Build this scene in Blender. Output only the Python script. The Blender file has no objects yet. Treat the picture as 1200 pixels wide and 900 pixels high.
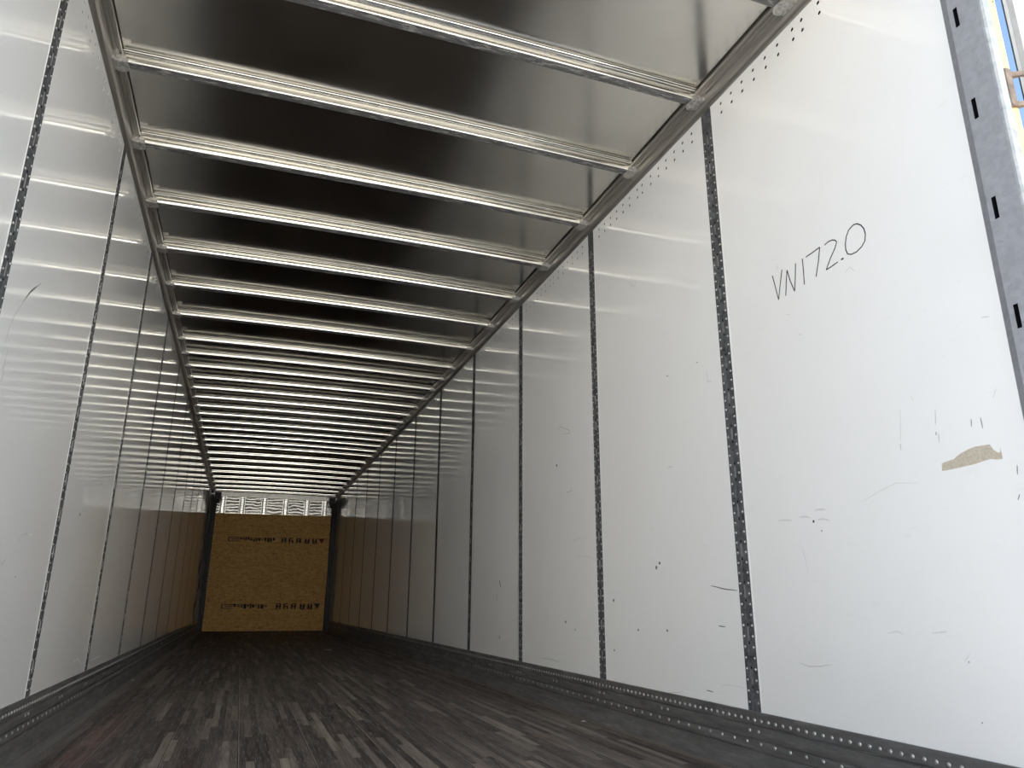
import bpy, bmesh, math, random
from mathutils import Vector, Matrix
random.seed(7)
C = bpy.context.scene.collection
S = bpy.context.scene
# ------------------------------------------------------------------ camera
FPX = 860.94
YAW, PIT, ROL = math.radians(19.457), math.radians(16.588), math.radians(0.286)
CAM = Vector((0.761, 0.0, 0.571))
_f = Vector((math.sin(YAW)*math.cos(PIT), math.cos(YAW)*math.cos(PIT), math.sin(PIT)))
_r = Vector((math.cos(YAW), -math.sin(YAW), 0)); _u = _r.cross(_f)
_R = math.cos(ROL)*_r + math.sin(ROL)*_u; _U = -math.sin(ROL)*_r + math.cos(ROL)*_u
cd = bpy.data.cameras.new('camera'); co = bpy.data.objects.new('camera', cd); C.objects.link(co)
cd.sensor_width = 36; cd.sensor_fit = 'HORIZONTAL'; cd.lens = FPX/1200*36; cd.clip_start = .02; cd.clip_end = 2000
m3 = Matrix((_R, _U, -_f)).transposed()
co.matrix_world = Matrix.Translation(CAM) @ m3.to_4x4()
S.camera = co
# ------------------------------------------------------------------ light
SUN_EL, SUN_AZ = math.radians(44), math.radians(-142)     # azimuth from straight behind towards the right
w = bpy.data.worlds.new('sky'); S.world = w; w.use_nodes = True
nt = w.node_tree; bg = nt.nodes['Background']
sky = nt.nodes.new('ShaderNodeTexSky'); sky.sky_type = 'NISHITA'; sky.sun_disc = False
sky.sun_elevation = SUN_EL; sky.sun_rotation = math.pi - SUN_AZ
sky.air_density = 1.0; sky.dust_density = .6; sky.ozone_density = 1.0
nt.links.new(sky.outputs[0], bg.inputs[0]); bg.inputs[1].default_value = 0.12
sl = bpy.data.lights.new('sun', 'SUN'); so = bpy.data.objects.new('sun', sl); C.objects.link(so)
sl.energy = 9.0; sl.angle = math.radians(.53); sl.color = (1, .965, .91)
sd = Vector((math.sin(SUN_AZ)*math.cos(SUN_EL), -math.cos(SUN_AZ)*math.cos(SUN_EL), math.sin(SUN_EL)))
so.rotation_euler = sd.to_track_quat('Z', 'Y').to_euler(); so.location = (6, -8, 14)
S.view_settings.view_transform = 'Standard'; S.view_settings.look = 'None'
S.view_settings.gamma = 1; S.view_settings.use_curve_mapping = False
S.view_settings.exposure = 1.54
# ------------------------------------------------------------------ materials
class N:
    """small node-graph helper"""
    def __init__(s, name):
        s.m = bpy.data.materials.new(name); s.m.use_nodes = True
        s.t = s.m.node_tree; s.b = s.t.nodes['Principled BSDF']
        s.tc = None
    def n(s, typ, **k):
        o = s.t.nodes.new('ShaderNode'+typ)
        for a, v in k.items(): setattr(o, a, v)
        return o
    def l(s, a, b): s.t.links.new(a, b)
    def pos(s):
        if not s.tc: s.tc = s.n('NewGeometry').outputs['Position']
        return s.tc
    def scaled(s, sc, src=None):
        v = s.n('VectorMath', operation='MULTIPLY'); s.l(src or s.pos(), v.inputs[0]); v.inputs[1].default_value = sc
        return v.outputs[0]
    def noise(s, sc=(1,1,1), scale=5, detail=3, rough=.5, src=None):
        o = s.n('TexNoise'); s.l(s.scaled(sc, src), o.inputs['Vector'])
        o.inputs['Scale'].default_value = scale; o.inputs['Detail'].default_value = detail; o.inputs['Roughness'].default_value = rough
        return o.outputs['Fac']
    def ramp(s, fac, stops):
        r = s.n('ValToRGB'); s.l(fac, r.inputs[0]); e = r.color_ramp.elements
        while len(e) < len(stops): e.new(.5)
        for i, (p, c) in enumerate(stops):
            e[i].position = p
            if not isinstance(c, tuple): c = (c, c, c)
            e[i].color = (*c, 1)
        return r.outputs[0]
    def math(s, op, a, b=None, c=None):
        o = s.n('Math', operation=op)
        for i, v in enumerate((a, b, c)):
            if v is None: continue
            if isinstance(v, (int, float)): o.inputs[i].default_value = v
            else: s.l(v, o.inputs[i])
        return o.outputs[0]
    def mix(s, fac, a, b, blend='MIX'):
        o = s.n('MixRGB', blend_type=blend)
        for i, v in enumerate((fac, a, b)):
            if isinstance(v, (int, float)): o.inputs[i].default_value = v
            elif isinstance(v, tuple): o.inputs[i].default_value = (*v, 1)
            else: s.l(v, o.inputs[i])
        return o.outputs[0]
    def bump(s, h, strength, dist=.01):
        o = s.n('Bump'); o.inputs['Strength'].default_value = strength; o.inputs['Distance'].default_value = dist
        s.l(h, o.inputs['Height']); s.l(o.outputs[0], s.b.inputs['Normal']); return s
    def set(s, col=None, rough=None, metal=None, spec=None, coat=None, coatr=None, aniso=None):
        for k, v in (('Base Color', col), ('Roughness', rough), ('Metallic', metal), ('Specular IOR Level', spec), ('Coat Weight', coat), ('Coat Roughness', coatr), ('Anisotropic', aniso)):
            if v is None: continue
            i = s.b.inputs[k]
            if isinstance(v, tuple): i.default_value = (*v, 1)
            elif isinstance(v, (int, float)): i.default_value = v
            else: s.l(v, i)
        return s
    def sep(s):
        o = s.n('SeparateXYZ'); s.l(s.pos(), o.inputs[0]); return o.outputs

def m_plain(name, col, rough=.5, metal=0, var=.0, scale=30, spec=None):
    g = N(name)
    if var:
        f = g.noise(scale=scale, detail=4)
        lo = tuple(c*(1-var) for c in col); hi = tuple(min(1, c*(1+var)) for c in col)
        g.set(g.ramp(f, [(.3, lo), (.7, hi)]), rough, metal, spec)
    else:
        g.set(col, rough, metal, spec)
    return g.m

def m_panel():
    g = N('white_liner')
    big = g.noise((1, 1, .6), 1.6, 5, .6)
    fine = g.noise((1, 1, 3), 9, 6, .7)
    c = g.ramp(big, [(.25, (.885, .88, .865)), (.75, (.92, .92, .91))])
    dirt = g.ramp(fine, [(.62, 0.0), (.80, .25)])
    c = g.mix(dirt, c, (.60, .59, .56))
    r = g.ramp(g.noise((1, 1, 1), 3, 4), [(.3, .05), (.7, .085)])
    g.set(c, r, 0, .5)
    return g.bump(g.noise((1, .5, .5), 3.0, 1), .012, .02).m

def m_galv(name, dark, light, rough=.42, sc=60, metal=.85):
    g = N(name)
    v = g.n('TexVoronoi'); g.l(g.pos(), v.inputs['Vector']); v.inputs['Scale'].default_value = sc
    sp = g.n('SeparateColor'); g.l(v.outputs['Color'], sp.inputs[0])
    c1 = g.ramp(sp.outputs[0], [(.0, dark), (1, light)])
    c2 = g.ramp(g.noise((1, 1, 1), 25, 5, .65), [(.35, dark), (.7, light)])
    if name.startswith('dark'): g.set(spec=.12); g.b.inputs['Specular Tint'].default_value = (.3, .3, .3, 1)
    g.set(g.mix(.5, c1, c2), g.ramp(g.noise((1,1,1), 40, 3), [(.3, rough-.08), (.7, rough+.12)]), metal)
    return g.bump(g.noise((1, 1, 1), 90, 2), .15, .002).m

def m_roof():
    g = N('bare_roof_sheet')
    n = g.noise((1, 1, 1), 2.2, 5, .55)
    g.b.inputs['Specular Tint'].default_value = (.06, .055, .045, 1)
    c = g.ramp(n, [(.3, (.65, .63, .59)), (.7, (.74, .72, .68))])
    spots = g.ramp(g.noise((1, 1, 1), 38, 4, .7), [(.73, 0.0), (.80, .3)])
    c = g.mix(spots, c, (.25, .23, .21))
    scr = g.ramp(g.noise((60, 2.2, 1), 1, 3, .5), [(.74, 0.0), (.78, .35)])
    c = g.mix(scr, c, (.8, .78, .74))
    g.set(c, g.ramp(g.noise((1,1,1), 4, 3), [(.3, .15), (.7, .20)]), 1.0)
    return g.bump(g.noise((1, .6, 1), 2.5, 2), .03, .02).m

def m_bow():
    g = N('galvanized_bow')
    n = g.noise((3, 14, 14), 5, 6, .75)
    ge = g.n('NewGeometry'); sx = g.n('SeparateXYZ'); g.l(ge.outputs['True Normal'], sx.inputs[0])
    under = g.math('LESS_THAN', sx.outputs[2], -.9)        # underside: rubbed scratches, plus its dark shade painted into the colour
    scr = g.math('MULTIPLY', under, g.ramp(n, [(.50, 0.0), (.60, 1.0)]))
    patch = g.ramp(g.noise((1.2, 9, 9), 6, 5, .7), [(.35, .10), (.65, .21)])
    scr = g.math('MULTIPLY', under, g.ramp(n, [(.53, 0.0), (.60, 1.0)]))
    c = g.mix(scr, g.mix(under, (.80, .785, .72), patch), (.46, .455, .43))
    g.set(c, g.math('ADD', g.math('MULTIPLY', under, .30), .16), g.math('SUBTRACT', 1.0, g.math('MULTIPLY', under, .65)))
    return g.m

def m_floor():
    g = N('laminated_oak_floor')
    X, Y, Z = g.sep()
    SW = .030
    row = g.math('FLOOR', g.math('DIVIDE', X, SW))
    wn = g.n('TexWhiteNoise', noise_dimensions='1D'); g.l(row, wn.inputs['W'])
    ln = g.math('ADD', g.math('MULTIPLY', wn.outputs['Value'], .5), .45)
    ys = g.math('DIVIDE', g.math('ADD', Y, g.math('MULTIPLY', wn.outputs['Value'], 37.0)), ln)
    cell = g.math('FLOOR', ys)
    cb = g.n('CombineXYZ'); g.l(row, cb.inputs[0]); g.l(cell, cb.inputs[1])
    w2 = g.n('TexWhiteNoise', noise_dimensions='2D'); g.l(cb.outputs[0], w2.inputs['Vector'])
    base = g.ramp(w2.outputs['Value'], [(0, (.030, .022, .020)), (.30, (.065, .050, .044)), (.60, (.11, .088, .075)), (.85, (.175, .146, .122)), (1, (.28, .24, .20))])
    # traffic wear: dull dark grime in big patches, paler wood where it rubs through
    wear = g.noise((1.6, .45, 1), 1.5, 5, .6)
    base = g.mix(g.ramp(wear, [(.34, .6), (.55, 0.0)]), base, (.055, .044, .039))
    grain = g.noise((170, 5, 1), 1, 5, .7)
    base = g.mix(g.ramp(grain, [(.55, 0.0), (.75, .55)]), base, (.27, .232, .20))
    grain2 = g.noise((120, 2.2, 1), 1.3, 4, .6)
    base = g.mix(g.ramp(grain2, [(.30, .7), (.46, 0.0)]), base, (.018, .014, .013))
    scr = g.noise((45, 1.0, 1), 1.0, 4, .75)
    base = g.mix(g.ramp(scr, [(.66, 0.0), (.74, .5)]), base, (.36, .31, .265))
    red = g.noise((2.5, .6, 1), 2.2, 3)
    base = g.mix(g.ramp(red, [(.58, 0.0), (.72, .35)]), base, (.12, .062, .055))
    fine = g.noise((260, 7, 1), 1, 3, .6)
    base = g.mix(g.ramp(fine, [(.57, 0.0), (.67, .7)]), base, (.38, .33, .28))
    fine2 = g.noise((330, 4, 1), 1.2, 3, .6)
    base = g.mix(g.ramp(fine2, [(.32, .6), (.42, 0.0)]), base, (.02, .016, .015))
    # scraped pale edge boards and the reddish spill on the left
    edgeL = g.ramp(g.math('ADD', X, g.math('MULTIPLY', g.noise((2, 1.5, 1), 3, 3), .05)), [(.10, .55), (.17, 0.0)])
    base = g.mix(edgeL, base, (.27, .262, .252))
    edgeR = g.ramp(g.math('SUBTRACT', X, 2.0), [(.462, 0.0), (.475, .65)])
    base = g.mix(edgeR, base, (.25, .215, .17))
    spill = g.math('MULTIPLY', g.math('MULTIPLY', g.ramp(X, [(.14, 0.0), (.20, 1.0), (.26, 1.0), (.34, 0.0)]), g.ramp(g.math('DIVIDE', Y, 10), [(.42, 1.0), (.55, 0.0)])), g.ramp(g.noise((6, 2, 1), 3, 4), [(.4, .1), (.6, .6)]))
    base = g.mix(spill, base, (.17, .085, .07))
    # board gaps every nine strips, strip seams
    fx = g.math('FRACT', g.math('DIVIDE', X, SW*9))
    gap = g.math('LESS_THAN', fx, .013)
    base = g.mix(gap, base, (.008, .007, .007))
    lip = g.math('MULTIPLY', g.math('GREATER_THAN', fx, .013), g.math('LESS_THAN', fx, .026))
    base = g.mix(g.math('MULTIPLY', lip, .6), base, (.38, .34, .28))
    fy = g.math('FRACT', ys)
    j = g.math('LESS_THAN', fy, .006)
    base = g.mix(g.math('MULTIPLY', j, .5), base, (.01, .009, .009))
    g.set(base, g.ramp(g.noise((20, 1, 1), 3, 4), [(.3, .45), (.7, .65)]), 0, .28)
    return g.bump(grain, .25, .002).m

def m_base():
    g = N('scuffed_base_rail')
    n = g.noise((6, 1.2, 10), 4, 6, .7)
    c = g.ramp(n, [(.3, (.090, .086, .083)), (.55, (.15, .146, .142)), (.8, (.26, .255, .25))])
    g.set(c, g.ramp(n, [(.3, .58), (.7, .45)]), .25)
    return g.bump(g.noise((10, 3, 30), 5, 4, .7), .15, .002).m

def m_osb():
    g = N('oriented_strand_board')
    v = g.n('TexVoronoi'); g.l(g.scaled((9, 9, 30)), v.inputs['Vector']); v.inputs['Scale'].default_value = 1.6
    sp = g.n('SeparateColor'); g.l(v.outputs['Color'], sp.inputs[0])
    v2 = g.n('TexVoronoi'); g.l(g.scaled((16, 16, 22)), v2.inputs['Vector']); v2.inputs['Scale'].default_value = 2.5
    s2 = g.n('SeparateColor'); g.l(v2.outputs['Color'], s2.inputs[0])
    c1 = g.ramp(sp.outputs[0], [(0, (.50, .25, .07)), (.5, (.78, .45, .15)), (1, (.92, .62, .25))])
    c2 = g.ramp(s2.outputs[1], [(0, (.42, .19, .05)), (.35, (.74, .41, .13)), (1, (.90, .58, .21))])
    c = g.mix(.5, c1, c2)
    c = g.mix(g.ramp(g.noise((4, 1, 9), 7, 3), [(.62, 0.0), (.72, .6)]), c, (.16, .07, .025))
    g.set(c, .6, 0, .3)
    return g.bump(sp.outputs[0], .2, .003).m

def m_nose(name, col, k):
    g = N(name)
    n = g.n('TexWave', wave_type='BANDS', bands_direction='Z'); g.l(g.scaled((1, 1, 1)), n.inputs['Vector'])
    n.inputs['Scale'].default_value = k; n.inputs['Distortion'].default_value = 5; n.inputs['Detail'].default_value = 2; n.inputs['Detail Scale'].default_value = 1.3
    g.set(col, .27, 1.0)
    return g.bump(n.outputs['Fac'], .10, .02).m

def m_concrete():
    g = N('concrete_yard')
    n = g.noise((1, 1, 1), .7, 7, .65)
    g.set(g.ramp(n, [(.3, (.27, .262, .25)), (.7, (.34, .33, .315))]), .9, 0, .2)
    return g.bump(g.noise((1, 1, 1), 60, 4), .2, .004).m

def m_torn():
    g = N('exposed_backing')
    n = g.noise((1, 1, 1), 160, 4, .7)
    g.set(g.ramp(n, [(.3, (.46, .40, .31)), (.65, (.62, .56, .46))]), .85, 0, .2)
    return g.bump(n, .4, .002).m

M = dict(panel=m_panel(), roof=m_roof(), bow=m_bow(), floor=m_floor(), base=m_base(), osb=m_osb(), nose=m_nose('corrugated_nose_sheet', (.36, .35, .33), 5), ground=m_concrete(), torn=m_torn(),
    strip=m_galv('dark_galvanized_strip', (.060, .063, .067), (.21, .216, .226), .50, 90, .35),
    post=m_galv('galvanized_post', (.36, .37, .395), (.47, .48, .51), .55, 70, .45),
    weld=m_galv('bright_zinc_edge', (.36, .375, .38), (.58, .60, .61), .55, 45, .2),
    rivet=m_plain('zinc_rivet', (.50, .50, .50), .35, .9, .12, 60),
    riv2=m_plain('dulled_rivet', (.42, .41, .40), .35, .55, .15, 60),
    rail=m_plain('extruded_roof_rail', (.42, .395, .365), .42, .8, .04, 6),
    railhi=m_plain('zinc_bracket', (.50, .49, .47), .5, .8, .35, 70),
    skin=m_plain('white_outer_skin', (.78, .78, .76), .35, 0, .03, 4),
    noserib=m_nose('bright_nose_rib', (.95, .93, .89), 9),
    header=m_plain('dull_nose_header', (.72, .70, .65), .35, .85, .1, 12),
    farriv=m_plain('dark_far_rivet', (.09, .09, .095), .6, .2, .15, 60, .1),  # darker rivet copy, dimness of the far strips put into its colour
    bounce=m_plain('pale_bounce_wall', (.84, .83, .79), .6, 0, .04, 1, .2),  # colour of the added light-bouncing wall
    back=m_plain('dark_wall_cavity', (.03, .027, .024), 1, 0, .2, 20, 0.0),
    cream=m_plain('cream_frame_paint', (.86, .66, .32), .5, 0, .06, 14),
    black=m_plain('black_nose_post', (.018, .017, .018), .5, .2, .3, 20),
    ink=m_plain('black_marker_ink', (.022, .022, .026), .6, 0, .2, 60),
    scuff=m_plain('dark_scuff', (.13, .13, .13), .7, 0, .3, 90),
    greysc=m_plain('grey_scuff', (.52, .52, .50), .5, 0, .12, 60),
    palesc=m_plain('pale_scuff', (.70, .70, .685), .4, 0, .06, 60),
    stain=m_plain('printed_stencil', (.035, .022, .014), .7, 0, .4, 30),
    redink=m_plain('red_stencil', (.16, .022, .014), .7, 0, .3, 30),
    gasket=m_plain('black_rubber_gasket', (.03, .03, .032), .6, 0, .2, 40),
    alu=m_plain('aluminium_edge', (.70, .69, .66), .4, .75, .08, 20),
    greyseal=m_plain('grey_door_seal', (.42, .41, .41), .6, 0, .1, 30),
    hinge=m_plain('weathered_hinge_steel', (.27, .21, .165), .6, .3, .35, 35),
    slot=m_plain('slot_cavity', (.012, .012, .013), .9, 0, .2, 30, 0.0),  # near-black, so the shade inside slots and pin holes is in the colour
    paper=m_plain('white_scrap', (.80, .79, .74), .7, 0, .05, 50))
# ------------------------------------------------------------------ mesh helpers
def obj(name, bm, mat, parent=None, smooth=False):
    me = bpy.data.meshes.new(name)
    bmesh.ops.recalc_face_normals(bm, faces=bm.faces)
    bm.to_mesh(me); bm.free(); me.materials.append(M[mat])
    if smooth:
        for p in me.polygons: p.use_smooth = True
    o = bpy.data.objects.new(name, me); C.objects.link(o)
    if parent: o.parent = parent
    return o
def empty(name, loc=(0, 0, 0)):
    o = bpy.data.objects.new(name, None); C.objects.link(o); o.location = loc; o.empty_display_size = .1
    return o
def tag(o, label, cat, group=None):
    o['label'] = label; o['category'] = cat
    if group: o['group'] = group
    return o
def struct(o, label=None):
    o['kind'] = 'structure'
    if label: o['label'] = label
    return o
def box(bm, x0, x1, y0, y1, z0, z1):
    vs = [bm.verts.new((x, y, z)) for x in (x0, x1) for y in (y0, y1) for z in (z0, z1)]
    for q in ((0,1,3,2), (4,6,7,5), (0,4,5,1), (2,3,7,6), (0,2,6,4), (1,5,7,3)):
        bm.faces.new([vs[i] for i in q])
    return vs
def extrude_prof(bm, prof, a, b, axis='y', close=True, fn=None, n=1):
    """sweep a closed outline; axis y: prof=(x,z); axis x: prof=(y,z); axis z: prof=(x,y)"""
    rings = []
    for i in range(n+1):
        t = a + (b-a)*i/n
        r = []
        for p, q in prof:
            v = {'y': (p, t, q), 'x': (t, p, q), 'z': (p, q, t)}[axis]
            if fn: v = fn(v)
            r.append(bm.verts.new(v))
        rings.append(r)
    k = len(prof)
    for r0, r1 in zip(rings, rings[1:]):
        for i in range(k if close else k-1):
            bm.faces.new((r0[i], r0[(i+1) % k], r1[(i+1) % k], r1[i]))
    if close:
        bm.faces.new(rings[0]); bm.faces.new(rings[-1][::-1])
def ribbon(prof, th):
    """thicken an open outline into a closed one"""
    L = []
    for i, p in enumerate(prof):
        a = Vector(prof[max(0, i-1)]); b = Vector(prof[min(len(prof)-1, i+1)])
        d = (b-a).normalized(); L.append((p[0]-d.y*th, p[1]+d.x*th))
    return list(prof) + L[::-1]
def dome(bm, c, n, r, h, seg=8):
    """rivet head at c, standing out along n"""
    n = Vector(n); t = Vector((0, 0, 1)) if abs(n.z) < .5 else Vector((0, 1, 0)); s = n.cross(t)
    c = Vector(c); prev = None
    for k, (rr, hh) in enumerate(((1, 0), (.86, .5), (.5, .88))):
        ring = [bm.verts.new(c + (t*math.cos(a) + s*math.sin(a))*r*rr + n*h*hh) for a in [2*math.pi*i/seg for i in range(seg)]]
        if prev:
            for i in range(seg): bm.faces.new((prev[i], prev[(i+1) % seg], ring[(i+1) % seg], ring[i]))
        prev = ring
    top = bm.verts.new(c + n*h)
    for i in range(seg): bm.faces.new((prev[i], prev[(i+1) % seg], top))
def disc(bm, c, n, r, th=.0006, seg=10):
    n = Vector(n); t = Vector((0, 0, 1)) if abs(n.z) < .5 else Vector((0, 1, 0)); s = n.cross(t); c = Vector(c)
    a = [bm.verts.new(c + (t*math.cos(q) + s*math.sin(q))*r + n*th) for q in [2*math.pi*i/seg for i in range(seg)]]
    b = [bm.verts.new(v.co - n*th*1.5) for v in a]
    bm.faces.new(a)
    for i in range(seg): bm.faces.new((a[i], b[i], b[(i+1) % seg], a[(i+1) % seg]))

W = 2.54; Y0 = 2.403; DP = 1.2185; NP = 12; YR = 1.10; YN = 16.56; ZB = .203; ZR = 2.735
# ------------------------------------------------------------------ setting
bm = bmesh.new(); box(bm, -120, 120, -120, 160, -1.45, -1.25)
struct(obj('ground', bm, 'ground'), 'pale sunlit concrete yard behind and below the trailer')
bm = bmesh.new()  # added wall behind the camera, throws sunlight deep into the trailer
pr_ = []
for i in range(61): pr_ += [(-15+i*.5, -13.0), (-15+i*.5+.18, -13.0), (-15+i*.5+.22, -13.04), (-15+i*.5+.46, -13.04)]
pr_ += [(15.4, -13.5), (-15, -13.5)]
extrude_prof(bm, pr_, -1.25, 7.6, 'z')
struct(obj('added_bounce_wall', bm, 'bounce'), 'pale ribbed wall added unseen behind the camera to bounce light into the trailer')
bm = bmesh.new(); box(bm, 0, W, YR, YN, -.035, 0)
struct(obj('floor', bm, 'floor'), 'worn dark laminated hardwood trailer floor in narrow staggered strips')
bm = bmesh.new(); box(bm, 0, W, YR-.02, YN, -.16, -.036); box(bm, -.06, W+.06, YR-.06, YR-.004, -.30, -.001)
struct(obj('trim_4', bm, 'post'), 'galvanized rear sill at the threshold of the floor')
CROWN = .012
def crown(v):
    return (v[0], v[1], v[2] + CROWN*(1-((v[0]-W/2)/(W/2))**2))
bm = bmesh.new()
prof = [(W*i/16, 2.803+CROWN*(1-((W*i/16-W/2)/(W/2))**2)) for i in range(17)]
extrude_prof(bm, prof + [(W+.03, 2.803), (W+.03, 2.835), (-.03, 2.835), (-.03, 2.803)], YR-.02, YN+.06)
struct(obj('ceiling', bm, 'roof'), 'bare metal roof sheet spanning the trailer')

HOLES = [.121, .198, .274, .351, .426, .503, .592, .643, .730, .806, .882, .958, 1.033, 1.107]
HZ = (2.643, 2.688)
def build_panel(side, y0, y1, hy, parent, folded=True):
    """side +1: right wall (inner face x=W), side -1: left wall (x=0). Liner sheet with perforated upper edge."""
    X = W if side > 0 else 0.0; dx = side; T = .002; r = .0080
    bm = bmesh.new()
    def V(y, z, d=0): return bm.verts.new((X + dx*d, y, z))
    zs = [.19, 2.619, 2.6655, 2.712, 2.745]
    def quad(ya, yb, za, zb):
        bm.faces.new([V(ya, za), V(yb, za), V(yb, zb), V(ya, zb)])
    quad(y0, y1, zs[0], zs[1]); quad(y0, y1, zs[3], zs[4])
    hy = sorted(h for h in hy if y0+.02 < h < y1-.02)
    xs = [y0]
    for a, b in zip(hy, hy[1:]): xs.append((a+b)/2)
    xs.append(y1)
    for rz, (za, zb) in zip(HZ, ((zs[1], zs[2]), (zs[2], zs[3]))):
        for h, ya, yb in zip(hy, xs, xs[1:]):
            outer = [(yb, rz), (yb, zb), (h, zb), (ya, zb), (ya, rz), (ya, za), (h, za), (yb, za)]
            angs = [0, 45, 90, 135, 180, 225, 270, 315]
            ov = [V(*p) for p in outer]
            iv = [V(h + r*math.cos(math.radians(a)), rz + r*math.sin(math.radians(a))) for a in angs]
            dv = [V(h + r*math.cos(math.radians(a)), rz + r*math.sin(math.radians(a)), T) for a in angs]
            for i in range(8):
                j = (i+1) % 8
                bm.faces.new((ov[i], ov[j], iv[j], iv[i])); bm.faces.new((iv[i], iv[j], dv[j], dv[i]))
    bmesh.ops.remove_doubles(bm, verts=bm.verts, dist=1e-6)
    # folded raised edges beside the posts and the sheet's edge thickness
    for ya, yb in ((y0, y0+.007), (y1-.007, y1)):
        xa, xb = sorted((X - dx*(.0007 if folded else 0), X + dx*.012)); box(bm, xa, xb, ya, yb, .19, 2.745)
    return obj('panel', bm, 'panel', parent)

def build_wall(side):
    sgn = side
    bm = bmesh.new()
    xa, xb = (W+.03, W+.053) if side > 0 else (-.053, -.03)
    box(bm, xa, xb, YR+.05, YN+.06, -.14, 2.84)
    wall = struct(obj('wall_right' if side > 0 else 'wall_left', bm, 'skin'), 'white lined %s wall of the trailer' % ('right' if side > 0 else 'left'))
    bm = bmesh.new(); xa, xb = (W+.0125, W+.03) if side > 0 else (-.03, -.0125)
    box(bm, xa, xb, YR+.14, YN, 0, 2.80)
    obj('wall_core', bm, 'back', wall)
    panels = []
    for k in range(-1, NP):
        yc = Y0 + k*DP
        a = yc + .0368; b = min(yc + DP - .0368, YN-.09)
        if k == -1: a = 1.225
        panels.append(build_panel(side, a, b, [yc+h for h in HOLES], wall, k < 2))
    return wall, panels
wallR, panR = build_wall(1)
wallL, panL = build_wall(-1)

# nose wall
bm = bmesh.new()
ribs = [.217, .60, 1.042, 1.478, 1.916, 2.295]
pr = [(-.03, 0), (W+.03, 0), (W+.03, .04), (-.03, .04)]
extrude_prof(bm, [(x, YN+y) for x, y in pr], -.03, 2.82, 'z')
nose = struct(obj('wall_back', bm, 'nose'), 'ribbed metal nose wall at the far end above the strand board')
for c in ribs:
    bm = bmesh.new()
    extrude_prof(bm, [(x, YN+y) for x, y in [(c-.062, -.0005), (c-.060, -.006), (c-.046, -.007), (c-.042, -.003), (c-.034, -.006), (c-.022, -.042), (c+.022, -.042), (c+.034, -.006), (c+.042, -.003), (c+.046, -.007), (c+.060, -.006), (c+.062, -.0005)]], 0, 2.80, 'z')
    obj('rib', bm, 'noserib', nose)
bm = bmesh.new(); box(bm, 0, W, YN-.075, YN-.0455, 2.675, 2.80)
struct(obj('trim_3', bm, 'header'), 'pale metal header across the top of the nose wall')

# roof rails
def rail(side):
    P = [(2.5415, 2.722), (2.532, 2.724), (2.520, 2.731), (2.512, 2.742), (2.509, 2.754), (2.508, 2.764), (2.498, 2.767), (2.496, 2.775),
         (2.489, 2.777), (2.488, 2.785), (2.479, 2.7855), (2.476, 2.790), (2.476, 2.794), (2.484, 2.796), (2.484, 2.8028), (2.5415, 2.8028)]
    if side < 0: P = [(W-x, z) for x, z in P]
    bm = bmesh.new(); extrude_prof(bm, P, YR+.04, YN-.0465)
    return struct(obj('trim_1' if side > 0 else 'trim_2', bm, 'rail'), 'ribbed metal roof rail along the top of the %s wall' % ('right' if side > 0 else 'left'))
rail(1); rail(-1)

# base rails with two rivet rows
rivet_mesh = {}
def rivet_obj(loc, side, parent, mat='riv2'):
    if mat not in rivet_mesh:
        bm = bmesh.new(); dome(bm, (0, 0, 0), (1, 0, 0), .0068, .0042, 10)
        me = bpy.data.meshes.new('rivet'); bmesh.ops.recalc_face_normals(bm, faces=bm.faces); bm.to_mesh(me); bm.free()
        me.materials.append(M[mat]); rivet_mesh[mat] = me
        for p in me.polygons: p.use_smooth = True
    o = bpy.data.objects.new('rivet', rivet_mesh[mat]); C.objects.link(o); o.parent = parent; o.location = loc
    if side > 0: o.rotation_euler = (0, 0, math.pi)
    return o
def baserail(side):
    # outline from the wall down to the floor: (inset from the wall plane, z)
    I = [(0, .203), (.008, .203), (.0095, .201), (.0095, .161), (.003, .1575), (.003, .1545), (.0095, .152), (.0095, .1165), (.003, .1145), (.003, .111), (.0095, .1085), (.0095, .079),
         (.003, .0765), (.003, .073), (.0095, .0705), (.013, .045), (.028, .006), (.032, .0), (0, .0)]
    P = [((W-i if side > 0 else i), z) for i, z in I]
    bm = bmesh.new(); extrude_prof(bm, P, YR+.14, YN-.176)
    o = struct(obj('baseboard_right' if side > 0 else 'baseboard_left', bm, 'base'), 'dark scuffed riveted base rail along the foot of the %s wall' % ('right' if side > 0 else 'left'))
    x = W-.0094 if side > 0 else .0094
    pts = []
    y = 1.30
    k = -1
    while y < YN-.20:
        pts.append((x, y, .175)); y += .0378
    y = 1.3035
    while y < YN-.20:
        pts.append((x, y, .099)); y += .0763
    for k in range(-1, NP):
        for d in (-.025, .025):
            pts.append((x, Y0+k*DP+d, .138))
            if k >= 0: pts.append((x, Y0+k*DP+.609+d, .138))
    pts.sort(key=lambda p: p[1])
    ymin = 1.45 if side > 0 else 2.9
    vis = [p for p in pts if p[1] > ymin]
    near = vis[:100]; rest = [p for p in pts if p not in near]
    for p in near: rivet_obj(p, side, o)
    bm = bmesh.new()
    for p in rest: dome(bm, p, (-side, 0, 0), .0068, .0042, 6)
    r = obj('rivets', bm, 'riv2', o, True); r['kind'] = 'stuff'
    return o
baserail(1); baserail(-1)

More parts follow.
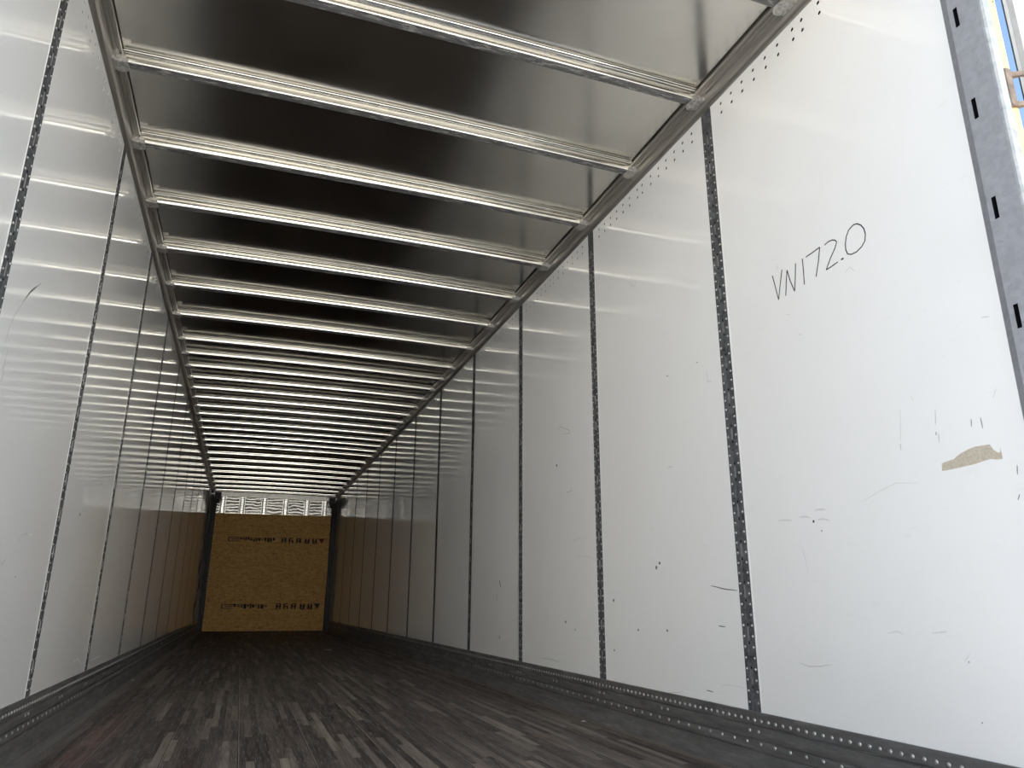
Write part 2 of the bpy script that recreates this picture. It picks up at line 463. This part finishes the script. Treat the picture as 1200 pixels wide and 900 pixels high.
# ------------------------------------------------------------------ wall posts (riveted logistics strips)
ORD = ['first', 'second', 'third', 'fourth', 'fifth', 'sixth', 'seventh', 'eighth', 'ninth', 'tenth', 'eleventh', 'twelfth', 'thirteenth', 'fourteenth', 'fifteenth',
       'sixteenth', 'seventeenth', 'eighteenth', 'nineteenth', 'twentieth', 'twenty-first', 'twenty-second', 'twenty-third', 'twenty-fourth', 'twenty-fifth', 'twenty-sixth',
       'twenty-seventh', 'twenty-eighth', 'twenty-ninth', 'thirtieth']
def proto(name, bm, mat, smooth=False):
    o = obj(name, bm, mat, None, smooth); d = o.data; bpy.data.objects.remove(o); return d
def wallpost(side, k, protos={}):
    t = empty('wall_post', (W if side > 0 else 0, Y0+k*DP, ZB))
    sn = 'right' if side > 0 else 'left'
    if k == 0: lb = 'wide near riveted dark metal strip on the %s wall, %s from the open rear' % (sn, ORD[k])
    elif k == NP-1: lb = 'farthest thin dark riveted strip on the %s wall, beside the nose post' % sn
    else: lb = 'dark riveted metal strip between %s wall panels, %s from the open rear' % (sn, ORD[k])
    tag(t, lb, 'post', 'riveted strips on the %s wall' % sn)
    s = -side
    near = k < 3
    if ('body', side) not in protos:
        bm = bmesh.new(); H = ZR-ZB
        hw = .0360
        P = [(side*.012, -hw), (side*.012, hw), (-side*.0002, hw), (-side*.0006, hw-.002), (-side*.0006, .010), (side*.0004, .007), (side*.0004, -.007), (-side*.0006, -.010), (-side*.0006, -hw+.002), (-side*.0002, -hw)]
        extrude_prof(bm, P, -.01, H-.005, 'z')
        protos['body', side] = proto('strip', bm, 'strip')
        bm = bmesh.new(); xa, xb = sorted((side*.0006, -side*.0016)); box(bm, xa, xb, -.0030, .0030, 0, .046)
        protos['slot', side] = proto('slot_rib', bm, 'rivet')
        bm = bmesh.new(); disc(bm, (side*.0003, 0, 0), (s, 0, 0), .0042, .0006, 8)
        protos['hole', side] = proto('pin_hole', bm, 'slot')
        pts = [(-side*.0006, d, .028+.0377*i) for i in range(63) for d in (-.025, .025)]
        protos['pts', side] = pts
        for nm, pp, mt, hh in (('far', pts, 'farriv', .0018), ('rest', pts[100:], 'rivet', .0034)):
            bm = bmesh.new()
            for p in pp: dome(bm, p, (s, 0, 0), .0046, hh, 6)
            protos[nm, side] = proto('rivets', bm, mt, True)
    def link(n, d):
        o = bpy.data.objects.new(n, d); C.objects.link(o); o.parent = t; return o
    st = link('strip', protos['body', side])
    if k < 4:
        z = .085
        while z < 2.38:
            link('slot_rib', protos['slot', side]).location.z = z+.004
            link('pin_hole', protos['hole', side]).location.z = z-.006; link('pin_hole', protos['hole', side]).location.z = z+.060
            z += .1508
    if near:
        for p in protos['pts', side][:100]:
            o = rivet_obj(p, side, t, 'rivet'); o.scale = (.9, .72, .72)
        link('rivets', protos['rest', side])['kind'] = 'stuff'
    else:
        link('rivets', protos['far', side])['kind'] = 'stuff'
for k in range(NP):
    wallpost(1, k); wallpost(-1, k)

# ------------------------------------------------------------------ roof bows
ys = [1.770 + .605*i for i in range(9)]
ys += [ys[-1] + .405*i for i in range(1, 13)]
ys += [ys[-1] + .607*i for i in range(1, 9)]
ys = [y for y in ys if y < YN-.12]
bowpos = ys
BZ = 2.750
def bow_meshes():
    th = .0025
    # front lip and flange, web, bottom, rear web, rear flange   (y, z) relative to front web foot
    out = [(-.0125, .0505), (-.0128, .0485), (-.0115, .0462), (-.001, .0475), (.0025, .045), (.0035, .037), (.000, .031), (-.0045, .0275), (-.0045, .022), (-.003, .013), (-.0008, .0055), (.002, .0012), (.006, 0), (.044, 0), (.049, .003), (.052, .030), (.054, .0505), (.070, .0505)]
    prof = ribbon(out, th*.7)
    bm = bmesh.new(); X0 = .060; X1 = W-.060
    extrude_prof(bm, prof, X0, X1, 'x', True, crown, 24)
    return bm
def gusset(side):
    # plate under the bow end with a rounded lobe, and an upright tab against the rail
    bm = bmesh.new()
    e = W-.036; i0 = W-.088
    pts = [(e, -.004), (i0, .002), (i0-.004, .040), (i0+.006, .060), (i0+.022, .070), (e-.006, .066), (e, .050)]
    a = [bm.verts.new((x, y, -.0035)) for x, y in pts]; b = [bm.verts.new((x, y, -.0005)) for x, y in pts]
    bm.faces.new(a); bm.faces.new(b[::-1])
    for i in range(len(pts)): bm.faces.new((a[i], a[(i+1) % len(pts)], b[(i+1) % len(pts)], b[i]))
    box(bm, e-.001, e+.006, -.014, .060, -.006, .044)
    box(bm, i0, e, -.003, -.0005, -.001, .030)
    dome(bm, (i0+.022, .052, -.0035), (0, 0, -1), .006, .004, 10)
    if side < 0:
        for v in bm.verts: v.co.x = W - v.co.x
    return bm
bow_me = None
for i, y in enumerate(bowpos):
    t = empty('roof_bow', (0, y, BZ))
    n = len(bowpos)
    if i == 0: lb = 'nearest roof bow, only its right bracket end showing at the top edge'
    elif i == 1: lb = 'galvanized roof bow crossing the very top of the view, second from the rear'
    elif i == n-1: lb = 'farthest galvanized roof bow, closest to the nose wall'
    else: lb = 'galvanized roof bow across the ceiling, %s from the open rear' % ORD[i]
    tag(t, lb, 'roof bow', 'roof bows across the ceiling')
    if bow_me is None:
        a = obj('channel', bow_meshes(), 'bow', t); b = obj('end_bracket', gusset(1), 'railhi', t); c = obj('end_bracket', gusset(-1), 'railhi', t)
        bow_me = (a.data, b.data, c.data)
    else:
        for nm, d in zip(('channel', 'end_bracket', 'end_bracket'), bow_me):
            o = bpy.data.objects.new(nm, d); C.objects.link(o); o.parent = t

# ------------------------------------------------------------------ nose: board, black corner posts
YO = 16.44
bd = empty('strand_board', (W/2, YO, 0))
tag(bd, 'tan oriented strand board sheet covering the lower nose wall, with dark stencil lines', 'board')
bm = bmesh.new(); vs = box(bm, .104-W/2, 2.436-W/2, 0, .014, .002, 2.315)
for v in bm.verts:
    if v.co.z > 1 and v.co.x > 0: v.co.z += .035
obj('sheet', bm, 'osb', bd)
def stencil(z0, z1, x0, x1, red):
    """blurred printed line as dark block marks"""
    bm = bmesh.new(); yk = -.0012
    def bl(a, b, c, d): box(bm, x0+(x1-x0)*a-W/2, x0+(x1-x0)*b-W/2, yk, .001, z0+(z1-z0)*c, z0+(z1-z0)*d)
    # long outline box on the left
    bl(0, .12, .70, .82); bl(0, .12, .12, .22); bl(0, .012, .12, .82); bl(.03, .11, .40, .52)
    x = .12
    rnd = random.Random(3 if red else 5)
    while x < .46:
        wd = rnd.uniform(.014, .03)
        bl(x, x+wd, rnd.choice((.15, .3, .42)), rnd.choice((.7, .85, .6))); x += wd + rnd.uniform(.004, .012)
    bl(.12, .44, .72, .80)
    for a in (.545, .62, .70, .79, .87):
        bl(a, a+.016, .1, .9); bl(a+.034, a+.05, .1, .9 if a != .62 else .5); bl(a, a+.05, .42, .58); bl(a+.01, a+.045, .82 if a < .75 else .05, .95 if a < .75 else .2)
    o = obj('stencil_print', bm, 'stain', bd)
    bm = bmesh.new()
    a, b = x0+(x1-x0)*.93-W/2, x1-W/2; zz0, zz1 = z0+(z1-z0)*.1, z0+(z1-z0)*.95
    tri = [(a, zz1), (b, zz1), ((a+b)/2+.02, zz0)]
    f = [bm.verts.new((x, yk, z)) for x, z in tri]; g = [bm.verts.new((x, .001, z)) for x, z in tri]
    bm.faces.new(f); bm.faces.new(g[::-1])
    for i in range(3): bm.faces.new((f[i], f[(i+1) % 3], g[(i+1) % 3], g[i]))
    o2 = obj('stencil_arrow', bm, 'redink' if red else 'stain', bd)
    if red: o2['label'] = 'dark red stencil arrow'
stencil(1.745, 1.870, .40, 2.33, True)
stencil(.415, .545, .41, 2.34, False)
for x, z in ((.20,.10),(.20,.62),(.30,1.12),(.62,.08),(1.20,1.28),(1.50,.06),(2.30,.10),(2.33,.50),(2.35,1.02),(2.36,1.55),(.28,1.42),(2.34,1.28),(1.0,.07),(2.36,1.80)):
    bm = bmesh.new(); dome(bm, (x-W/2, 0, z), (0, -1, 0), .008, .003, 8); obj('nail_head', bm, 'paper', bd)
for side in (1, -1):
    sn = 'right' if side > 0 else 'left'
    t = empty('nose_corner_post', (W if side > 0 else 0, YO-.05, 0))
    tag(t, 'black vertical corner post at the far %s corner beside the strand board' % sn, 'post', 'black nose corner posts')
    f = lambda a, b: (sorted((-side*a, -side*b)))
    bm = bmesh.new(); xa, xb = f(.0335, .100); 
    extrude_prof(bm, [(xa, 0), (xa+.01, -.012), (xb-.01, -.012), (xb, 0), (xb, .055), (xa, .055)], 0, 2.64, 'z')
    xa, xb = f(.002, .034); box(bm, xa, xb, .01, .055, 0, 2.70)
    obj('upright', bm, 'black', t)
    bm = bmesh.new(); xa, xb = f(.052, .175); box(bm, xa, xb, -.06, .03, 2.60, 2.735)
    xa, xb = f(.10, .150); box(bm, xa, xb, -.02, .03, 2.52, 2.60)
    bmesh.ops.bevel(bm, geom=bm.edges[:], offset=.008, segments=1)
    obj('top_bracket', bm, 'black', t)

# ------------------------------------------------------------------ rear frame post with slots
def rearpost(side):
    sn = 'right' if side > 0 else 'left'
    t = empty('rear_frame_post', (W if side > 0 else 0, YR, 0))
    tag(t, 'slotted galvanized rear frame post at the %s side of the opening' % sn, 'post', 'rear frame posts' )
    F = -.012                       # face stands this far inside the wall plane
    X = lambda i: -side*i           # inset from the wall plane -> local x
    slots = [2.185-.306*k for k in range(-1, 7)]
    bm = bmesh.new()
    ya, yb = .0895, .1020             # slot in y (local: world y minus YR)
    def q(pts): bm.faces.new([bm.verts.new(p) for p in pts])
    H0, H1 = -.14, 2.80
    fx = X(.012)
    # face with slot openings
    yL, yR_ = .030, .116
    zc = [H0]; tun = []
    for z in sorted(slots): zc += [z-.032, z+.032]
    zc.append(H1)
    for i in range(len(zc)-1):
        a, b = zc[i], zc[i+1]
        if i % 2 == 0: q([(fx, yL, a), (fx, yR_, a), (fx, yR_, b), (fx, yL, b)])
        else:
            q([(fx, yL, a), (fx, ya, a), (fx, ya, b), (fx, yL, b)]); q([(fx, yb, a), (fx, yR_, a), (fx, yR_, b), (fx, yb, b)])
            fd = X(-.016)
            tun.append((a, b, fd))
    # inner bevel to the wall, return into the wall
    q([(fx, yR_, H0), (X(-.001), .143, H0), (X(-.001), .143, H1), (fx, yR_, H1)])
    q([(X(-.001), .143, H0), (X(-.03), .143, H0), (X(-.03), .143, H1), (X(-.001), .143, H1)])
    bmesh.ops.remove_doubles(bm, verts=bm.verts, dist=1e-5)
    o = obj('slotted_face', bm, 'post', t)
    for a, b, fd in tun:
        bm = bmesh.new(); g0 = X(.0117)
        q([(g0, ya, a), (fd, ya, a), (fd, ya, b), (g0, ya, b)]); q([(g0, yb, a), (fd, yb, a), (fd, yb, b), (g0, yb, b)])
        q([(g0, ya, a), (g0, yb, a), (fd, yb, a), (fd, ya, a)]); q([(g0, ya, b), (g0, yb, b), (fd, yb, b), (fd, ya, b)])
        q([(fd, ya, a), (fd, yb, a), (fd, yb, b), (fd, ya, b)])
        obj('slot', bm, 'slot', t)
    # rounded zinc edge towards the opening
    bm = bmesh.new()
    P = [(X(.012), .030), (X(.0122), .024), (X(.009), .018), (X(0), .0158), (X(-.013), .017), (X(-.016), .022), (X(-.016), .040), (X(0), .040)]
    extrude_prof(bm, P, H0, H1, 'z', True)
    o = obj('zinc_edge', bm, 'weld', t); o['label'] = 'bright rounded zinc edge'
    bm = bmesh.new(); xa, xb = sorted((X(-.0165), X(-.053))); box(bm, xa, xb, .026, .049, H0, H1)
    o = obj('painted_face', bm, 'cream', t); o['label'] = 'sunlit cream painted outer face'
    for z in (2.245, 2.195, 1.64, 1.615, 1.33, 1.30):
        bm = bmesh.new(); dome(bm, (X(-.045), .026, z), (0, -1, 0), .004, .002, 8); obj('frame_rivet', bm, 'hinge', t)
    return t
rearpost(1); rearpost(-1)
bm = bmesh.new(); box(bm, -.062, W+.062, YR+.026, YR+.14, 2.845, 2.98)
struct(obj('trim_5', bm, 'cream'), 'rear header above the opening')

# swung-open right rear door
dr = empty('door_1', (2.675, 1.1275, -.10)); struct(dr, 'white rear door swung open outside the right frame post')
bm = bmesh.new(); box(bm, .0, 1.22, .0, .0015, 0, 2.90); box(bm, .004, 1.22, .0015, .031, 0, 2.90); obj('door_panel', bm, 'skin', dr)
bm = bmesh.new(); box(bm, -.0005, .004, .0268, .0315, 0, 2.90); o = obj('gasket', bm, 'gasket', dr); o['label'] = 'thin black rubber gasket'
bm = bmesh.new(); box(bm, -.0015, .004, .0172, .0266, 0, 2.90); obj('edge_trim', bm, 'alu', dr)
bm = bmesh.new(); box(bm, -.0004, .004, .0018, .0170, 0, 2.90); obj('seal', bm, 'greyseal', dr)
def hinge(z, near):
    h = empty('hinge', (2.60, 1.118, z)); h.parent = dr; h.location = Vector((2.60, 1.118, z)) - dr.location
    def strap(z0):
        bm = bmesh.new()
        P = [(-.030, .008), (-.030, .000), (-.012, -.004), (.006, -.016), (.030, -.018), (.072, -.010), (.072, -.003), (.030, -.010), (.010, -.008), (-.006, .006)]
        extrude_prof(bm, P, z0, z0+.014, 'z'); return bm
    obj('hinge_arm', strap(-.060), 'hinge', h); obj('hinge_arm', strap(.034), 'hinge', h)
    bm = bmesh.new(); box(bm, -.046, -.024, -.004, .0075, -.064, .052); bmesh.ops.bevel(bm, geom=bm.edges[:], offset=.003, segments=2)
    obj('hinge_plate', bm, 'hinge', h)
    bm = bmesh.new(); box(bm, .050, .060, -.026, -.012, -.062, .062); bmesh.ops.bevel(bm, geom=bm.edges[:], offset=.003, segments=2)
    obj('hinge_barrel', bm, 'alu', h)
for z in (2.55, 1.905, 1.2, .5): hinge(z, z == 1.905)

# ------------------------------------------------------------------ marks on the liner, given as (y, z) on the wall plane
def px2wall(px, py, side=1):
    d = _f + _R*((px-600)/FPX) + _U*((450-py)/FPX)
    t = ((W if side > 0 else 0) - CAM.x)/d.x
    p = CAM + d*t
    return p.y, p.z
def stroke(bm, pts, wd, side=1, lift=.0004):
    X = W - lift if side > 0 else lift; XB = W + .0004 if side > 0 else -.0004
    n = len(pts)
    L, Rr = [], []
    for i, p in enumerate(pts):
        a = Vector(pts[max(0, i-1)]); b = Vector(pts[min(n-1, i+1)]); d = (b-a)
        d = d.normalized() if d.length > 1e-9 else Vector((1, 0))
        ww = wd/2 * (wdf(i, n) if callable(wdf) else 1)
        L.append((p[0]-d.y*ww, p[1]+d.x*ww)); Rr.append((p[0]+d.y*ww, p[1]-d.x*ww))
    lv = [bm.verts.new((X, *q)) for q in L]; rv = [bm.verts.new((X, *q)) for q in Rr]
    lb = [bm.verts.new((XB, *q)) for q in L]; rb = [bm.verts.new((XB, *q)) for q in Rr]
    for i in range(n-1):
        bm.faces.new((lv[i], lv[i+1], rv[i+1], rv[i])); bm.faces.new((lv[i], lb[i], lb[i+1], lv[i+1])); bm.faces.new((rv[i], rv[i+1], rb[i+1], rb[i]))
wdf = lambda i, n: 1
# handwriting, traced in the wall plane (y runs away from the opening)
Z = lambda x, y: px2wall(895 + x/8.185, 250 + y/8.185)
strokes = [
    [(82, 598), (105, 680), (143, 830)], [(143, 830), (157, 690), (175, 540)],
    [(212, 790), (217, 650), (223, 545)], [(223, 545), (255, 650), (297, 748)], [(297, 748), (303, 620), (305, 480)],
    [(370, 435), (382, 560), (390, 683)],
    [(405, 420), (470, 375), (537, 325)], [(537, 325), (525, 460), (502, 610)],
    [(583, 306), (615, 275), (655, 256), (685, 258), (700, 275), (685, 330), (640, 430), (600, 543)], [(600, 543), (650, 510), (712, 466)],
    [(742, 445), (767, 430)],
    [(838, 132), (865, 108), (895, 100), (930, 112), (960, 145), (976, 200), (970, 265), (940, 320), (890, 370), (840, 394), (805, 390), (787, 350), (783, 290), (793, 220), (815, 160), (850, 120)]]
bm = bmesh.new()
for k, s_ in enumerate(strokes): stroke(bm, [Z(*p) for p in s_], .0042 if k != 10 else .006, 1, .0004)
o = obj('marker_writing', bm, 'ink', panR[0]); o['label'] = 'handwritten black marker reading VN172.0'
# torn patch where the liner skin is missing
tp = [(118,445),(150,425),(310,372),(345,335),(420,280),(540,215),(640,178),(760,160),(865,143),(880,175),(925,230),(1000,275),(1030,262),(1034,190),(1048,270),(1068,368),(985,380),(880,372),(760,405),(640,450),(500,482),(330,520),(180,550),(122,556)]
bm = bmesh.new()
f = [bm.verts.new((W-.0005, *px2wall(1095+x/13.33, 510+y/13.33))) for x, y in tp]; g = [bm.verts.new((W+.0006, v.co.y, v.co.z)) for v in f]
bm.faces.new(f)
for i in range(len(f)): bm.faces.new((f[i], f[(i+1) % len(f)], g[(i+1) % len(f)], g[i]))
bmesh.ops.triangulate(bm, faces=[bm.faces[0]] if False else [fc for fc in bm.faces if len(fc.verts) > 4])
o = obj('torn_patch', bm, 'torn', panR[0]); o['label'] = 'beige torn patch where the white skin has peeled off'
wdf = lambda i, n: (.35 + .65*math.sin(math.pi*(i+.5)/n))
def panel_of(y):
    return max(0, min(NP, int(math.floor((y-Y0)/DP))+1))
def mark(pts, wd, mat, side=1, sub=4):
    P = [px2wall(x, y, side) for x, y in pts]
    Q = []
    for a, b in zip(P, P[1:]):
        for i in range(sub): Q.append((a[0]+(b[0]-a[0])*i/sub + random.uniform(-1, 1)*wd*.15, a[1]+(b[1]-a[1])*i/sub + random.uniform(-1, 1)*wd*.15))
    Q.append(P[-1])
    bm = bmesh.new(); stroke(bm, Q, wd, side, .0003)
    obj('scuff_mark', bm, mat, (panR if side > 0 else panL)[panel_of(P[0][0])])
def spot(px, py, r, mat, side=1):
    y, z = px2wall(px, py, side); bm = bmesh.new()
    X = W if side > 0 else 0
    ring = [bm.verts.new((X - side*.0004, y + r*random.uniform(.6, 1.1)*math.cos(a), z + r*random.uniform(.6, 1.1)*math.sin(a))) for a in [2*math.pi*i/9 for i in range(9)]]
    bk = [bm.verts.new((X + side*.0004, v.co.y, v.co.z)) for v in ring]
    bm.faces.new(ring)
    for i in range(9): bm.faces.new((ring[i], ring[(i+1) % 9], bk[(i+1) % 9], bk[i]))
    obj('scuff_mark', bm, mat, (panR if side > 0 else panL)[panel_of(y)])
spot(953.5, 611, .006, 'ink'); spot(768.5, 645, .002, 'greysc'); spot(773, 660, .009, 'scuff'); spot(769, 665, .010, 'scuff'); spot(652.5, 545.5, .010, 'ink'); spot(748, 738.5, .007, 'scuff'); spot(782, 739, .007, 'scuff')
spot(720, 762, .007, 'scuff'); spot(663, 728.5, .010, 'scuff'); spot(719, 703.5, .009, 'scuff'); spot(674, 738, .006, 'scuff'); spot(963, 622, .003, 'scuff'); spot(1135.6, 776, .003, 'greysc'); spot(1151, 847, .002, 'scuff')
for a in (((912,610),(920,609.5),(928,610)), ((937,606),(944,605.5),(950,607)), ((958,609),(964,608),(972,610)), ((955,598),(962,597),(968,597))): mark(a, .006, 'palesc')
mark([(960,597.5),(966,597.3)], .0018, 'greysc')
mark([(833,686.5),(850,690.5),(864,692)], .004, 'scuff'); mark([(842,733.5),(850,734.5)], .004, 'scuff'); mark([(828,809),(836,811)], .004, 'scuff')
mark([(712,803),(740,808),(780,812),(800,811)], .003, 'greysc'); mark([(845,804),(856,803),(872,806)], .003, 'palesc'); mark([(668,749),(680,746.5),(693,751)], .004, 'palesc')
mark([(634,771),(648,773),(656,776)], .005, 'greysc'); mark([(654,506),(656,500),(667,504),(668,508),(658,509)], .005, 'greysc'); mark([(664,577),(671,575)], .004, 'greysc')
mark([(676,653),(684,652),(694,653)], .007, 'palesc'); mark([(665,636),(676,632),(692,629)], .005, 'palesc'); mark([(783,547),(788,547)], .003, 'greysc'); mark([(781,440),(783,441)], .004, 'scuff'); mark([(816,425),(818,424.5)], .003, 'scuff')
mark([(741,320),(739,334),(744,336),(746,324)], .006, 'palesc'); mark([(828,433),(830,448),(834,446)], .006, 'palesc')
for a, c, m_ in (((1096,480),(1096.5,498),'greysc'), ((1097,506),(1097.2,510),'scuff'), ((1100,508),(1100.5,519),'greysc'), ((1138,491),(1138.5,500),'scuff'), ((1149,489),(1151.5,502),'scuff'), ((1055,480),(1055.5,518),'palesc'),
        ((1055,520),(1056,528),'greysc'), ((1163,467),(1168,455),'palesc'), ((1068,464),(1070,470),'palesc'), ((1193,586),(1195,579),'scuff'), ((1192,545),(1192.5,556),'scuff'), ((910,308),(911,318),'palesc'), ((1150,372),(1159,371),'greysc'), ((940,640),(948,672),'palesc')):
    mark([a, c], .0022, m_)
mark([(1012,587),(1030,576),(1050,566),(1075,566)], .0025, 'palesc'); mark([(938,777),(948,781),(960,781),(975,779)], .0022, 'greysc'); mark([(1040,742),(1052,740),(1060,744)], .004, 'palesc'); mark([(1092,742),(1110,740)], .004, 'palesc')
mark([(1130,776),(1137,766)], .002, 'palesc'); mark([(921,369),(926,368)], .003, 'palesc'); mark([(936,392),(940,392)], .002, 'greysc'); mark([(990,320),(996,313),(1002,318)], .003, 'palesc')
mark([(608,498),(616,492),(620,490)], .006, 'palesc'); mark([(646,671),(647,690)], .006, 'palesc'); mark([(585,680),(587,688)], .010, 'scuff'); mark([(582,695),(583,705)], .008, 'greysc'); mark([(585,745),(586,749)], .010, 'scuff'); mark([(575,580),(588,575)], .008, 'palesc')
# left wall
mark([(48,332),(41,337),(33,345),(25,357),(17,370),(11,384),(6,402)], .007, 'greysc', -1); mark([(44,335),(36,342),(29,351)], .009, 'palesc', -1); mark([(9.5,408),(5,428),(1.5,448)], .006, 'greysc', -1)
mark([(21,634),(26,627),(32,625),(30,631)], .006, 'greysc', -1); mark([(34,627),(38,626)], .005, 'palesc', -1); mark([(0,664),(8,654)], .005, 'greysc', -1)
spot(93.7, 603, .009, 'ink', -1); spot(18, 676, .004, 'scuff', -1); spot(115, 539, .005, 'greysc', -1)
mark([(106,774),(112,771),(119,768)], .004, 'palesc', -1); mark([(86,776),(91,772),(95,778)], .004, 'palesc', -1); mark([(153,271),(153.5,280),(153,288)], .010, 'greysc', -1)

# ------------------------------------------------------------------ small scraps on the floor
def px2floor(px, py):
    d = _f + _R*((px-600)/FPX) + _U*((450-py)/FPX); t = -CAM.z/d.z; p = CAM + d*t; return p.x, p.y
for (px, py), r, lb in (((684, 845.5), .016, 'tiny white paper scrap on the floor near the right base rail'), ((385, 761.5), .045, 'pale flattened scrap lying on the dark floor near the nose wall'),
        ((155, 797), .012, 'tiny pale chip on the floor edge beside the left base rail')):
    x, y = px2floor(px, py)
    bm = bmesh.new(); ring = []
    for i in range(9):
        a = 2*math.pi*i/9; rr = r*random.uniform(.55, 1.1)
        ring.append(bm.verts.new((rr*math.cos(a), rr*1.3*math.sin(a), .0006 + random.uniform(0, .003))))
    c0 = bm.verts.new((0, 0, .004)); lo = [bm.verts.new((v.co.x*.9, v.co.y*.9, .0001)) for v in ring]
    for i in range(9):
        bm.faces.new((ring[i], ring[(i+1) % 9], c0)); bm.faces.new((ring[i], lo[i], lo[(i+1) % 9], ring[(i+1) % 9]))
    bm.faces.new(lo)
    o = obj('paper_scrap', bm, 'paper'); o.location = (x, y, 0); tag(o, lb, 'scrap', 'scraps on the floor')
